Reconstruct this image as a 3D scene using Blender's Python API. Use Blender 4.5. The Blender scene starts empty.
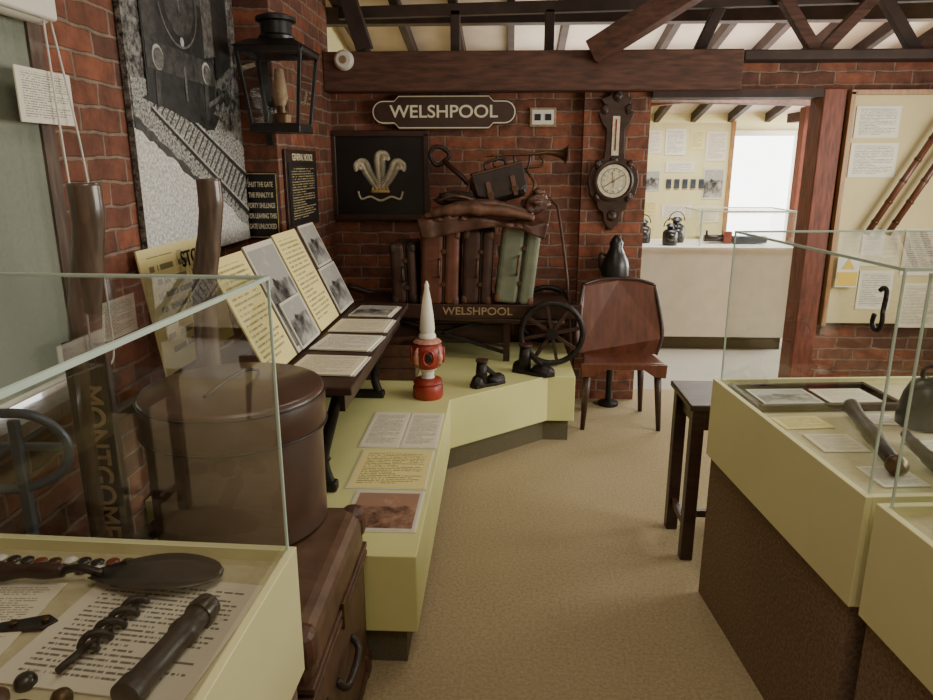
import bpy, bmesh, math, random
from mathutils import Vector, Matrix, Euler, noise as mnoise
random.seed(4)
R=math.radians
C=bpy.context.scene.collection

# ---------------------------------------------------------------- materials
def lin(c):
    return tuple((x/12.92 if x<=0.04045 else ((x+0.055)/1.055)**2.4) for x in c)
def rgb(r,g,b): return lin((r/255,g/255,b/255))
class NT:
    def __init__(s,name):
        s.m=bpy.data.materials.new(name); s.m.use_nodes=True
        s.t=s.m.node_tree; s.t.nodes.clear()
        s.out=s.t.nodes.new('ShaderNodeOutputMaterial')
    def n(s,ty,**k):
        nd=s.t.nodes.new(ty)
        for a,b in k.items():
            if a in nd.inputs.keys(): nd.inputs[a].default_value=b
            else: setattr(nd,a,b)
        return nd
    def l(s,a,b): s.t.links.new(a,b)
    def math(s,op,a,b=None,c=None):
        nd=s.t.nodes.new('ShaderNodeMath'); nd.operation=op
        for i,v in enumerate((a,b,c)):
            if v is None: continue
            if isinstance(v,(int,float)): nd.inputs[i].default_value=v
            else: s.l(v,nd.inputs[i])
        return nd.outputs[0]
    def mix(s,fac,a,b):
        nd=s.t.nodes.new('ShaderNodeMix'); nd.data_type='RGBA'
        if isinstance(fac,(int,float)): nd.inputs[0].default_value=fac
        else: s.l(fac,nd.inputs[0])
        for i,v in ((6,a),(7,b)):
            if isinstance(v,tuple): nd.inputs[i].default_value=v[:3]+(1,)
            else: s.l(v,nd.inputs[i])
        return nd.outputs[2]
def mat(name,col,rough=0.6,metal=0.0,scale=12,amt=0.25,bump=0.1,stretch=(1,1,1),coat=0,spec=0.5):
    t=NT(name); tc=t.n('ShaderNodeTexCoord'); mp=t.n('ShaderNodeMapping'); mp.inputs['Scale'].default_value=stretch
    t.l(tc.outputs['Object'],mp.inputs[0])
    nz=t.n('ShaderNodeTexNoise',Scale=scale,Detail=6.0); t.l(mp.outputs[0],nz.inputs['Vector'])
    dark=tuple(c*(1-amt) for c in col); lite=tuple(min(1,c*(1+amt)) for c in col)
    cr=t.n('ShaderNodeMapRange'); cr.inputs[1].default_value=0.3; cr.inputs[2].default_value=0.7; t.l(nz.outputs['Fac'],cr.inputs[0])
    c=t.mix(cr.outputs[0],dark,lite)
    p=t.n('ShaderNodeBsdfPrincipled',Roughness=rough,Metallic=metal)
    p.inputs['Coat Weight'].default_value=coat; p.inputs['Specular IOR Level'].default_value=spec
    t.l(c,p.inputs['Base Color'])
    if bump:
        b=t.n('ShaderNodeBump',Strength=bump,Distance=0.01); t.l(nz.outputs['Fac'],b.inputs['Height']); t.l(b.outputs[0],p.inputs['Normal'])
    t.l(p.outputs[0],t.out.inputs[0]); return t.m
def brick(name,ax):
    t=NT(name); tc=t.n('ShaderNodeTexCoord'); sp=t.n('ShaderNodeSeparateXYZ'); t.l(tc.outputs['Object'],sp.inputs[0])
    cb=t.n('ShaderNodeCombineXYZ'); t.l(sp.outputs[ax],cb.inputs[0]); t.l(sp.outputs[2],cb.inputs[1])
    nz0=t.n('ShaderNodeTexNoise',Scale=9.0,Detail=4.0); t.l(tc.outputs['Object'],nz0.inputs['Vector'])
    va=t.n('ShaderNodeVectorMath',operation='SCALE'); t.l(nz0.outputs['Color'],va.inputs[0]); va.inputs['Scale'].default_value=0.030
    vb=t.n('ShaderNodeVectorMath',operation='ADD'); t.l(cb.outputs[0],vb.inputs[0]); t.l(va.outputs[0],vb.inputs[1])
    br=t.n('ShaderNodeTexBrick',Scale=1.0); t.l(vb.outputs[0],br.inputs['Vector'])
    br.inputs['Brick Width'].default_value=0.235; br.inputs['Row Height'].default_value=0.078
    br.inputs['Mortar Size'].default_value=0.008; br.inputs['Mortar Smooth'].default_value=0.5; br.inputs['Bias'].default_value=-0.1
    br.inputs['Color1'].default_value=rgb(158,94,68)+(1,); br.inputs['Color2'].default_value=rgb(102,66,54)+(1,)
    br.inputs['Mortar'].default_value=rgb(156,132,114)+(1,)
    nz=t.n('ShaderNodeTexNoise',Scale=14.0,Detail=9.0,Roughness=0.65); t.l(tc.outputs['Object'],nz.inputs['Vector'])
    cr=t.n('ShaderNodeMapRange'); cr.inputs[1].default_value=0.3; cr.inputs[2].default_value=0.72; t.l(nz.outputs['Fac'],cr.inputs[0])
    mm=t.n('ShaderNodeMix',data_type='RGBA',blend_type='MULTIPLY'); mm.inputs[0].default_value=0.85
    t.l(br.outputs['Color'],mm.inputs[6])
    cc=t.mix(cr.outputs[0],(0.28,0.27,0.27),(1.0,0.98,0.95)); t.l(cc,mm.inputs[7])
    p=t.n('ShaderNodeBsdfPrincipled',Roughness=0.8); t.l(mm.outputs[2],p.inputs['Base Color'])
    h=t.math('MULTIPLY_ADD',br.outputs['Fac'],-1.0,nz.outputs['Fac'])
    b=t.n('ShaderNodeBump',Strength=0.7,Distance=0.014); t.l(h,b.inputs['Height']); t.l(b.outputs[0],p.inputs['Normal'])
    t.l(p.outputs[0],t.out.inputs[0]); return t.m
def printed(name,base,ink,rows=16,wsc=30,rough=0.6,dens=0.7):
    t=NT(name); tc=t.n('ShaderNodeTexCoord'); sp=t.n('ShaderNodeSeparateXYZ'); t.l(tc.outputs['Generated'],sp.inputs[0])
    x,y=sp.outputs[0],sp.outputs[1]
    yr=t.math('MULTIPLY',y,rows); fr=t.math('FRACT',yr); fl=t.math('FLOOR',yr)
    ln=t.math('MULTIPLY',t.math('GREATER_THAN',fr,0.3),t.math('LESS_THAN',fr,0.72))
    cb=t.n('ShaderNodeCombineXYZ'); t.l(t.math('MULTIPLY',x,wsc),cb.inputs[0]); t.l(t.math('MULTIPLY',fl,7.31),cb.inputs[1])
    nz=t.n('ShaderNodeTexNoise',Scale=1.0,Detail=1.0); t.l(cb.outputs[0],nz.inputs['Vector'])
    wd=t.math('GREATER_THAN',nz.outputs['Fac'],0.44)
    cb2=t.n('ShaderNodeCombineXYZ'); t.l(t.math('MULTIPLY',fl,3.77),cb2.inputs[0])
    nr=t.n('ShaderNodeTexWhiteNoise'); t.l(cb2.outputs[0],nr.inputs['Vector'])
    rend=t.math('MULTIPLY_ADD',t.math('POWER',nr.outputs['Value'],4.0),-0.5,0.92)
    mx=t.math('MULTIPLY',t.math('GREATER_THAN',x,0.09),t.math('LESS_THAN',x,rend))
    my=t.math('MULTIPLY',t.math('GREATER_THAN',y,0.08),t.math('LESS_THAN',y,0.93))
    f=t.math('MULTIPLY',t.math('MULTIPLY',ln,wd),t.math('MULTIPLY',mx,my))
    f=t.math('MULTIPLY',f,dens)
    c=t.mix(f,base,ink)
    p=t.n('ShaderNodeBsdfPrincipled',Roughness=rough); t.l(c,p.inputs['Base Color']); t.l(p.outputs[0],t.out.inputs[0]); return t.m
def photo(name,dark,lite,sc=3.0,rough=0.35,sky=0.6):
    t=NT(name); tc=t.n('ShaderNodeTexCoord'); sp=t.n('ShaderNodeSeparateXYZ'); t.l(tc.outputs['Generated'],sp.inputs[0])
    nz=t.n('ShaderNodeTexNoise',Scale=sc,Detail=8.0,Roughness=0.65); t.l(tc.outputs['Generated'],nz.inputs['Vector'])
    g=t.math('MULTIPLY',t.math('GREATER_THAN',t.math('ADD',sp.outputs[1],t.math('MULTIPLY',nz.outputs['Fac'],0.5)),sky+0.25),0.75)
    cr=t.n('ShaderNodeMapRange'); cr.inputs[1].default_value=0.36; cr.inputs[2].default_value=0.66; t.l(nz.outputs['Fac'],cr.inputs[0])
    f=t.math('MAXIMUM',g,cr.outputs[0])
    bx=t.math('MULTIPLY',t.math('GREATER_THAN',sp.outputs[0],0.04),t.math('LESS_THAN',sp.outputs[0],0.96))
    by=t.math('MULTIPLY',t.math('GREATER_THAN',sp.outputs[1],0.05),t.math('LESS_THAN',sp.outputs[1],0.95))
    c=t.mix(f,dark,lite); c2=t.mix(t.math('MULTIPLY',bx,by),rgb(215,210,195),c)
    p=t.n('ShaderNodeBsdfPrincipled',Roughness=rough); t.l(c2,p.inputs['Base Color']); t.l(p.outputs[0],t.out.inputs[0]); return t.m
def glassmat(name,tint=(0.96,0.98,0.97)):
    t=NT(name); tr=t.n('ShaderNodeBsdfTransparent'); tr.inputs[0].default_value=tint+(1,)
    gl=t.n('ShaderNodeBsdfGlossy',Roughness=0.02); lw=t.n('ShaderNodeLayerWeight',Blend=0.5)
    f=t.math('MULTIPLY_ADD',t.math('POWER',lw.outputs['Facing'],3.0),0.55,0.05)
    mx=t.n('ShaderNodeMixShader'); t.l(f,mx.inputs[0]); t.l(tr.outputs[0],mx.inputs[1]); t.l(gl.outputs[0],mx.inputs[2]); t.l(mx.outputs[0],t.out.inputs[0]); return t.m
def carpet(name,a,b,sc=260,sheen=0):
    t=NT(name); tc=t.n('ShaderNodeTexCoord')
    n1=t.n('ShaderNodeTexNoise',Scale=float(sc),Detail=3.0); t.l(tc.outputs['Object'],n1.inputs['Vector'])
    n2=t.n('ShaderNodeTexNoise',Scale=1.8,Detail=5.0); t.l(tc.outputs['Object'],n2.inputs['Vector'])
    n3=t.n('ShaderNodeTexNoise',Scale=float(sc)*0.35,Detail=2.0); t.l(tc.outputs['Object'],n3.inputs['Vector'])
    cr=t.n('ShaderNodeMapRange'); cr.inputs[1].default_value=0.35; cr.inputs[2].default_value=0.65; t.l(n1.outputs['Fac'],cr.inputs[0])
    cr3=t.n('ShaderNodeMapRange'); cr3.inputs[1].default_value=0.35; cr3.inputs[2].default_value=0.65; t.l(n3.outputs['Fac'],cr3.inputs[0])
    f=t.math('ADD',t.math('MULTIPLY',cr.outputs[0],0.35),t.math('ADD',t.math('MULTIPLY',n2.outputs['Fac'],0.35),t.math('MULTIPLY',cr3.outputs[0],0.3)))
    c=t.mix(f,a,b); p=t.n('ShaderNodeBsdfPrincipled',Roughness=0.95); p.inputs['Specular IOR Level'].default_value=0.15
    t.l(c,p.inputs['Base Color'])
    bp=t.n('ShaderNodeBump',Strength=0.35,Distance=0.004); t.l(n3.outputs['Fac'],bp.inputs['Height']); t.l(bp.outputs[0],p.inputs['Normal'])
    t.l(p.outputs[0],t.out.inputs[0]); return t.m
def emis(name,col,st):
    t=NT(name); e=t.n('ShaderNodeEmission',Strength=st); e.inputs[0].default_value=col+(1,); t.l(e.outputs[0],t.out.inputs[0]); return t.m
def grain(name,a,b,sc,det=8.0,lo=.38,hi=.62):
    t=NT(name); tc=t.n('ShaderNodeTexCoord')
    n1=t.n('ShaderNodeTexNoise',Scale=float(sc),Detail=det,Roughness=0.75); t.l(tc.outputs['Object'],n1.inputs['Vector'])
    cr=t.n('ShaderNodeMapRange'); cr.inputs[1].default_value=lo; cr.inputs[2].default_value=hi; t.l(n1.outputs['Fac'],cr.inputs[0])
    c=t.mix(cr.outputs[0],a,b); p=t.n('ShaderNodeBsdfPrincipled',Roughness=0.45); t.l(c,p.inputs['Base Color']); t.l(p.outputs[0],t.out.inputs[0]); return t.m

M={}
M['brickX']=brick('brick_back',0); M['brickY']=brick('brick_side',1)
M['floor']=carpet('carpet_floor',rgb(126,112,84),rgb(186,170,136),240)
M['floor2']=carpet('carpet_grey',rgb(140,136,126),rgb(190,185,172))
M['carpetbase']=carpet('carpet_plinth',rgb(74,60,50),rgb(166,142,120),300)
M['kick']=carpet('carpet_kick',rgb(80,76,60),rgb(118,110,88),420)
M['plaster']=mat('plaster_pale',rgb(214,198,180),0.9,scale=3,amt=0.1)
M['green']=mat('painted_plinth',rgb(214,214,148),0.5,scale=4,amt=0.05,bump=0.02)
M['cream']=mat('painted_cream',rgb(224,220,170),0.45,scale=3,amt=0.04,bump=0.02)
M['bed']=mat('display_fabric',rgb(196,186,150),0.9,scale=60,amt=0.08)
M['beam']=mat('beam_timber',rgb(82,52,40),0.7,scale=7,amt=0.45,bump=0.4,stretch=(1,6,6))
M['beamdark']=mat('beam_dark',rgb(56,40,34),0.7,scale=7,amt=0.4,bump=0.4)
M['redwood']=mat('beam_red',rgb(118,62,46),0.6,scale=9,amt=0.4,bump=0.3,stretch=(6,6,1))
M['wooddk']=mat('wood_dark',rgb(58,38,30),0.4,scale=10,amt=0.35,stretch=(1,5,5))
M['woodmid']=mat('wood_brown',rgb(98,56,40),0.35,scale=8,amt=0.3,stretch=(4,1,1),coat=0.2)
M['woodlt']=mat('wood_light',rgb(160,118,74),0.4,scale=8,amt=0.3,stretch=(5,5,1))
M['handle']=mat('wood_handle',rgb(92,76,64),0.3,scale=9,amt=0.45,stretch=(6,6,1),coat=0.4)
M['plank']=mat('wood_plank_dark',rgb(60,50,44),0.45,scale=9,amt=0.4,stretch=(6,6,1))
M['black']=mat('black_paint',rgb(26,24,24),0.35,scale=10,amt=0.3)
M['iron']=mat('cast_iron',rgb(44,40,38),0.45,0.5,scale=30,amt=0.4,bump=0.3)
M['rust']=mat('rusty_iron',rgb(74,50,38),0.6,0.4,scale=30,amt=0.4,bump=0.3)
M['steel']=mat('old_steel',rgb(70,66,64),0.3,0.7,scale=14,amt=0.4,bump=0.1)
M['blueiron']=mat('grey_iron',rgb(72,80,92),0.4,0.4,scale=14,amt=0.3)
M['leather']=mat('leather_brown',rgb(82,54,42),0.42,scale=22,amt=0.35,bump=0.3)
M['leather2']=mat('leather_tan',rgb(98,66,48),0.5,scale=18,amt=0.35,bump=0.35)
M['leatherbk']=mat('leather_black',rgb(46,36,32),0.42,scale=18,amt=0.35,bump=0.3)
M['hat']=mat('hatbox_leather',rgb(80,58,48),0.36,scale=10,amt=0.2,bump=0.1,coat=0.2)
M['trunkl']=mat('trunk_leather',rgb(94,70,54),0.45,scale=14,amt=0.35,bump=0.3)
M['suit1']=mat('suitcase_red',rgb(98,58,44),0.45,scale=16,amt=0.3,bump=0.2)
M['suitd']=mat('suitcase_dark',rgb(66,44,36),0.45,scale=16,amt=0.3,bump=0.2)
M['suit2']=mat('suitcase_green',rgb(106,112,92),0.55,scale=16,amt=0.2,bump=0.2)
M['brass']=mat('brass',rgb(170,140,90),0.35,0.8,scale=10,amt=0.2)
M['oldbrass']=mat('tarnished_brass',rgb(96,74,50),0.4,0.7,scale=10,amt=0.3)
M['silver']=mat('silver_leaf',rgb(206,198,172),0.5,0.1,scale=40,amt=0.25)
M['gold']=mat('gold_leaf',rgb(200,170,110),0.5,0.2,scale=20,amt=0.25)
M['white']=mat('white_paint',rgb(232,228,214),0.4,scale=10,amt=0.05,bump=0.03)
M['whitepl']=mat('white_plastic',rgb(218,216,208),0.4,amt=0.03,bump=0)
M['lettering']=mat('lettering_cream',rgb(226,218,188),0.5,amt=0.05,bump=0)
M['faded']=mat('lettering_faded',rgb(150,126,96),0.6,amt=0.3,bump=0,scale=40)
M['red']=mat('red_paint',rgb(150,54,40),0.4,scale=16,amt=0.35)
M['pink']=mat('pink_highlight_paint',rgb(196,142,124),0.45,scale=26,amt=0.35)  # pinkish-white highlight of the finial ball, put into the colour
M['totem']=mat('enamel_brown',rgb(62,44,38),0.25,amt=0.1,bump=0,coat=0.4)
M['blind']=mat('blind_fabric',rgb(132,138,124),0.8,scale=80,amt=0.06)
M['yellow']=mat('yellow_sign',rgb(230,196,80),0.5,amt=0.05,bump=0)
M['tan']=mat('board_tan',rgb(212,198,150),0.7,scale=5,amt=0.06)
M['lemon']=mat('board_lemon',rgb(224,214,160),0.7,scale=5,amt=0.05)
M['edge']=mat('glass_edge',rgb(196,218,206),0.25,amt=0.04,bump=0)
M['glass']=glassmat('glass_pane')
M['sky']=emis('daylight_glazing',(1.0,0.98,0.95),7.0)
M['paper']=printed('printed_white',rgb(230,225,208),rgb(50,46,42),22,46)
M['typed']=printed('printed_typed',rgb(222,214,194),rgb(60,54,50),24,66,dens=.8)
M['paper2']=printed('printed_fine',rgb(228,220,196),rgb(80,72,64),30,70)
M['ycard']=printed('printed_yellow',rgb(234,220,150),rgb(70,58,40),22,44)
M['ycard2']=printed('printed_yellow_large',rgb(226,212,148),rgb(30,26,22),9,14)
M['blackprint']=printed('printed_black',rgb(28,25,23),rgb(200,182,140),24,44)
M['photo']=photo('photo_mono',rgb(34,32,31),rgb(190,188,182),2.6)
M['sepia']=photo('photo_sepia',rgb(64,42,34),rgb(186,146,122),3.5)
M['dial']=printed('dial_face',rgb(226,220,208),rgb(120,112,100),9,14)
M['pgrey']=grain('poster_mid',rgb(60,59,57),rgb(120,118,114),30)
M['pdark']=grain('poster_dark',rgb(20,20,20),rgb(52,51,49),18)
M['pdark2']=grain('poster_dark_soft',rgb(34,34,33),rgb(80,78,75),24)
M['ptree']=grain('poster_foliage',rgb(22,22,21),rgb(150,148,142),34,10,.42,.6)
M['pgravel']=grain('poster_gravel',rgb(150,149,145),rgb(240,238,232),70)
M['pballast']=grain('poster_ballast',rgb(44,44,42),rgb(190,188,182),90,10,.42,.58)
M['psleep']=grain('poster_sleeper',rgb(34,34,33),rgb(100,98,94),50)
M['plight']=grain('poster_light',rgb(130,128,124),rgb(200,198,192),20)
M['red2']=mat('badge_red',rgb(120,60,44),0.3,amt=0.2)

# ---------------------------------------------------------------- mesh tools
def G(name,loc=(0,0,0),rz=0,rot=None):
    e=bpy.data.objects.new(name,None); e.empty_display_size=0.05; C.objects.link(e)
    e.location=loc; e.rotation_euler=rot if rot else (0,0,R(rz)); return e
def fin(bm,name,m,g=None,loc=(0,0,0),rot=(0,0,0),smooth=False,bevel=0):
    me=bpy.data.meshes.new(name); bmesh.ops.recalc_face_normals(bm,faces=bm.faces); bm.to_mesh(me); bm.free()
    for mm in (m if isinstance(m,(list,tuple)) else [m]): me.materials.append(M[mm] if isinstance(mm,str) else mm)
    o=bpy.data.objects.new(name,me); C.objects.link(o); o.location=loc; o.rotation_euler=rot
    if g is not None: o.parent=g
    if smooth:
        for p in me.polygons: p.use_smooth=True
    if bevel:
        b=o.modifiers.new('bevel','BEVEL'); b.width=bevel; b.segments=3; b.limit_method='ANGLE'; b.angle_limit=R(40)
    return o
def box(g,name,c,s,m,rot=(0,0,0),bevel=0):
    bm=bmesh.new(); bmesh.ops.create_cube(bm,size=1)
    for v in bm.verts:
        v.co.x*=s[0]; v.co.y*=s[1]; v.co.z*=s[2]
    return fin(bm,name,m,g,c,tuple(R(a) for a in rot),bevel=bevel)
def quad(g,name,c,w,h,m,rot=(0,0,0)):
    bm=bmesh.new(); bm.faces.new([bm.verts.new(p) for p in ((-w/2,-h/2,0),(w/2,-h/2,0),(w/2,h/2,0),(-w/2,h/2,0))])
    return fin(bm,name,m,g,c,tuple(R(a) for a in rot))
def boxes(g,name,lst,m,bevel=0):
    bm=bmesh.new()
    for (a,b) in lst:
        mt=Matrix.Translation([(a[i]+b[i])/2 for i in range(3)])@Matrix.Diagonal([b[i]-a[i] for i in range(3)]+[1])
        bmesh.ops.create_cube(bm,size=1,matrix=mt)
    return fin(bm,name,m,g,bevel=bevel)
def bar(g,name,p,q,w,h,m,bevel=0.004):
    p=Vector(p);q=Vector(q);d=q-p;L=d.length
    bm=bmesh.new(); bmesh.ops.create_cube(bm,size=1)
    for v in bm.verts: v.co.x*=w; v.co.y*=h; v.co.z*=L
    z=d.normalized(); up=Vector((0,0,1)) if abs(z.z)<0.95 else Vector((0,1,0))
    x=up.cross(z).normalized(); y=z.cross(x)
    mt=Matrix((x,y,z)).transposed().to_4x4(); mt.translation=(p+q)/2
    bm.transform(mt); return fin(bm,name,m,g,bevel=bevel)
def cyl(g,name,p,q,r1,m,r2=None,seg=24,bevel=0):
    if r2 is None:r2=r1
    p=Vector(p);q=Vector(q);d=q-p
    bm=bmesh.new(); bmesh.ops.create_cone(bm,cap_ends=True,segments=seg,radius1=r1,radius2=max(r2,1e-4),depth=d.length)
    mt=d.to_track_quat('Z','Y').to_matrix().to_4x4(); mt.translation=(p+q)/2; bm.transform(mt)
    o=fin(bm,name,m,g,bevel=bevel)
    for f in o.data.polygons:
        if len(f.vertices)==4: f.use_smooth=True
    return o
def lathe(g,name,prof,m,loc=(0,0,0),rot=(0,0,0),seg=32):
    bm=bmesh.new(); rings=[]
    for r,z in prof:
        rings.append([bm.verts.new((max(r,1e-4)*math.cos(2*math.pi*i/seg),max(r,1e-4)*math.sin(2*math.pi*i/seg),z)) for i in range(seg)])
    for a,b in zip(rings,rings[1:]):
        for i in range(seg): bm.faces.new((a[i],a[(i+1)%seg],b[(i+1)%seg],b[i]))
    bm.faces.new(rings[0][::-1]); bm.faces.new(rings[-1])
    o=fin(bm,name,m,g,loc,tuple(R(a) for a in rot),smooth=True)
    md=o.modifiers.new('e','EDGE_SPLIT'); md.split_angle=R(45)
    return o
def tube(g,name,pts,rad,m,seg=10,closed=False):
    pts=[Vector(p) for p in pts]; n=len(pts); rs=list(rad) if isinstance(rad,(list,tuple)) else [rad]*n
    if len(rs)!=n: rs=[rs[min(len(rs)-1,int(i*len(rs)/n))] for i in range(n)]
    bm=bmesh.new(); rings=[]; prev=None
    for i,p in enumerate(pts):
        if closed: t=(pts[(i+1)%n]-pts[i-1]).normalized()
        else: t=(pts[min(i+1,n-1)]-pts[max(i-1,0)]).normalized()
        if prev is None:
            a=Vector((0,0,1)) if abs(t.z)<0.9 else Vector((1,0,0)); x=a.cross(t).normalized()
        else:
            x=(prev-t*prev.dot(t)).normalized()
        prev=x; y=t.cross(x)
        rings.append([bm.verts.new(p+rs[i]*(x*math.cos(2*math.pi*k/seg)+y*math.sin(2*math.pi*k/seg))) for k in range(seg)])
    pr=list(zip(rings,rings[1:]))
    if closed: pr.append((rings[-1],rings[0]))
    for a,b in pr:
        for i in range(seg): bm.faces.new((a[i],a[(i+1)%seg],b[(i+1)%seg],b[i]))
    if not closed: bm.faces.new(rings[0][::-1]); bm.faces.new(rings[-1])
    return fin(bm,name,m,g,smooth=True)
def smoothpts(pts,k=6):
    P=[Vector(p) for p in pts]; out=[]
    for i in range(len(P)-1):
        p0=P[max(i-1,0)];p1=P[i];p2=P[i+1];p3=P[min(i+2,len(P)-1)]
        for j in range(k):
            t=j/k; out.append(0.5*((2*p1)+(-p0+p2)*t+(2*p0-5*p1+4*p2-p3)*t*t+(-p0+3*p1-3*p2+p3)*t**3))
    out.append(P[-1]); return out
def prism(g,name,pts,th,m,loc=(0,0,0),rot=(0,0,0),bevel=0):
    bm=bmesh.new(); a=[bm.verts.new((x,y,0)) for x,y in pts]; b=[bm.verts.new((x,y,th)) for x,y in pts]
    bm.faces.new(a[::-1]); bm.faces.new(b); n=len(pts)
    for i in range(n): bm.faces.new((a[i],a[(i+1)%n],b[(i+1)%n],b[i]))
    return fin(bm,name,m,g,loc,tuple(R(x) for x in rot),bevel=bevel)
def text(g,name,s,size,m,loc,rot,ext=0.002,align='CENTER',sx=1,sp=1.0):
    cu=bpy.data.curves.new(name,'FONT'); cu.body=s; cu.size=size; cu.extrude=ext; cu.align_x=align; cu.align_y='CENTER'; cu.space_line=sp; cu.offset=size*0.012
    o=bpy.data.objects.new(name,cu); C.objects.link(o)
    dg=bpy.context.evaluated_depsgraph_get(); me=bpy.data.meshes.new_from_object(o.evaluated_get(dg)); bpy.data.objects.remove(o)
    me.materials.clear(); me.materials.append(M[m]); o=bpy.data.objects.new(name,me); C.objects.link(o)
    o.location=loc; o.rotation_euler=tuple(R(a) for a in rot); o.scale=(sx,1,1); o.parent=g; return o
def blob(g,name,c,s,m,amp=0.12,seed=0,rot=(0,0,0),sub=4,flat=None,fs=1.6):
    bm=bmesh.new(); bmesh.ops.create_icosphere(bm,subdivisions=sub,radius=1)
    for v in bm.verts:
        q=v.co.copy()
        n=mnoise.noise(q*fs+Vector((seed*3.1,seed,0)))+.4*mnoise.noise(q*fs*2.7+Vector((seed*1.1,0,seed)))
        v.co*=(1+amp*n)
        if flat is not None and v.co.z<flat: v.co.z=flat
        v.co.x*=s[0]; v.co.y*=s[1]; v.co.z*=s[2]
    return fin(bm,name,m,g,c,tuple(R(a) for a in rot),smooth=True)
BK=(90,0,0); LF=(90,0,90)
def card(g,name,c,w,h,m,rot,t=0.004): return box(g,name,c,(w,h,t),m,rot)

# ---------------------------------------------------------------- room shell
boxes(None,'floor',[((-1.6,-1.3,-0.1),(4.2,4.98,0))],'floor')
boxes(None,'floor_annex',[((-1.6,4.98,-0.1),(5.2,9.3,0))],'floor2')
WY=4.8
boxes(None,'wall_left',[((-1.5,-1.3,0),(-1.3,1.15,3.6)),((-1.5,1.15,0),(-1.3,2.08,0.95)),((-1.5,1.15,2.15),(-1.3,2.08,3.6)),((-1.5,2.08,0),(-1.3,4.8,3.4))],'brickY')
boxes(None,'wall_left_pier',[((-1.3,3.6,0),(-1.12,4.8,3.05))],'brickY')
boxes(None,'wall_back',[((-1.5,WY,0),(0.95,5.0,2.12)),((0.95,WY,2.06),(3.2,5.0,2.22)),((2.14,WY,0),(3.2,5.0,2.06))],'brickX')
boxes(None,'wall_back_pier',[((0.53,WY-0.06,0),(0.95,WY,2.045))],'brickX')
boxes(None,'wall_right',[((3.2,-1.3,0),(3.3,1.2,3.6)),((3.2,1.2,0),(3.3,4.3,1.0)),((3.2,1.2,2.3),(3.3,4.3,3.6)),((3.2,4.3,0),(3.3,5.0,3.6))],'plaster')
boxes(None,'wall_front',[((-1.5,-1.4,0),(3.3,-1.3,3.9))],'plaster')
boxes(None,'wall_annex',[((-1.5,9.0,0),(2.5,9.1,3.0)),((2.5,9.0,2.0),(3.6,9.1,3.0)),((3.6,9.0,0),(5.2,9.1,3.0)),((5.1,5.0,0),(5.2,9.1,3.2)),((3.3,4.9,0),(5.2,5.0,3.2)),((-1.5,5.0,0),(-1.4,9.1,3.2))],'lemon')
def rz(y): return 4.0-0.2*y
bm=bmesh.new()
for dz in (0,.05):
    bm.faces.new([bm.verts.new(p) for p in ((-1.7,-1.5,rz(-1.5)+dz),(5.3,-1.5,rz(-1.5)+dz),(5.3,9.3,rz(9.3)+dz),(-1.7,9.3,rz(9.3)+dz))])
fin(bm,'ceiling','plaster')
g=G('roof_rafters',(0,0,0))
x=-1.35;i=0
while x<5:
    bar(g,'rafter_%d'%i,(x,0,rz(0)-0.05),(x+0.15,9.2,rz(9.2)-0.05),0.06,0.10,'beamdark'); x+=0.44;i+=1
bar(g,'purlin_0',(-1.5,5.75,rz(5.75)-0.16),(5,5.75,rz(5.75)-0.16),0.12,0.12,'beamdark')
bar(g,'purlin_1',(-1.5,6.9,rz(6.9)-0.14),(5,6.9,rz(6.9)-0.14),0.09,0.09,'beamdark')
g=G('roof_truss',(0,0,0))
box(g,'tie_beam',(0.175,4.705,2.165),(2.59,0.15,0.235),'beam',bevel=0.01)
box(g,'wall_plate',(2.35,4.75,2.25),(1.75,0.2,0.06),'beamdark',bevel=0.01)
bar(g,'principal',(0.55,4.6,2.26),(1.75,4.2,2.95),0.16,0.13,'beam')
bar(g,'brace_1',(-1.05,4.7,2.9),(-0.86,4.7,2.3),0.10,0.10,'beamdark')
bar(g,'brace_2',(1.95,4.78,2.28),(1.6,4.78,2.75),0.07,0.07,'beam')
bar(g,'brace_3',(1.98,4.78,2.28),(2.45,4.78,2.8),0.07,0.07,'beam')
bar(g,'brace_4',(2.55,4.78,2.28),(2.2,4.78,2.75),0.06,0.07,'beamdark')
bar(g,'brace_5',(2.6,4.78,2.28),(2.95,4.78,2.75),0.06,0.07,'beam')
bar(g,'brace_6',(1.25,4.9,2.28),(1.45,4.9,2.75),0.06,0.07,'beamdark')
bar(g,'brace_7',(-.3,4.85,2.28),(-.30,4.85,2.55),0.06,0.06,'beamdark'); bar(g,'brace_8',(.30,4.85,2.28),(.30,4.85,2.55),0.06,0.06,'beamdark')
bar(g,'strut',(-1.05,4.85,2.54),(3.1,4.85,2.62),0.06,0.07,'beamdark')
g=G('annex_beams',(0,0,0))
for k,(p,q) in enumerate((((0.9,5.7,2.12),(3.6,7.2,2.18)),((0.9,5.6,2.24),(4,5.6,2.24)),((0.9,6.8,2.24),(4.4,6.8,2.24)),((1.2,8.5,2.24),(3.2,5.3,2.28)),((3.2,8.3,2.1),(4.1,5.3,2.2)))):
    bar(g,'beam_%d'%k,p,q,0.10,0.10,'redwood' if k%2 else 'beam')
g=G('door_1',(0,0,0))
box(g,'jamb_right',(2.07,4.8,1.03),(0.14,0.2,2.06),'redwood',bevel=0.008)
box(g,'lintel',(1.475,4.8,2.035),(1.05,0.19,0.05),'beamdark')
g=G('window_2',(0,0,0))
box(g,'frame_l',(2.53,8.97,1.0),(0.06,0.08,2.0),'white'); box(g,'frame_r',(3.57,8.97,1.0),(0.06,0.08,2.0),'white'); box(g,'frame_t',(3.05,8.97,1.97),(1.1,0.08,0.06),'white'); box(g,'transom',(3.05,8.97,1.05),(1.0,0.06,0.05),'white')
box(g,'pane',(3.05,9.05,1.0),(1.04,0.02,1.96),'sky')
g=G('window_1',(0,0,0))
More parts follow.
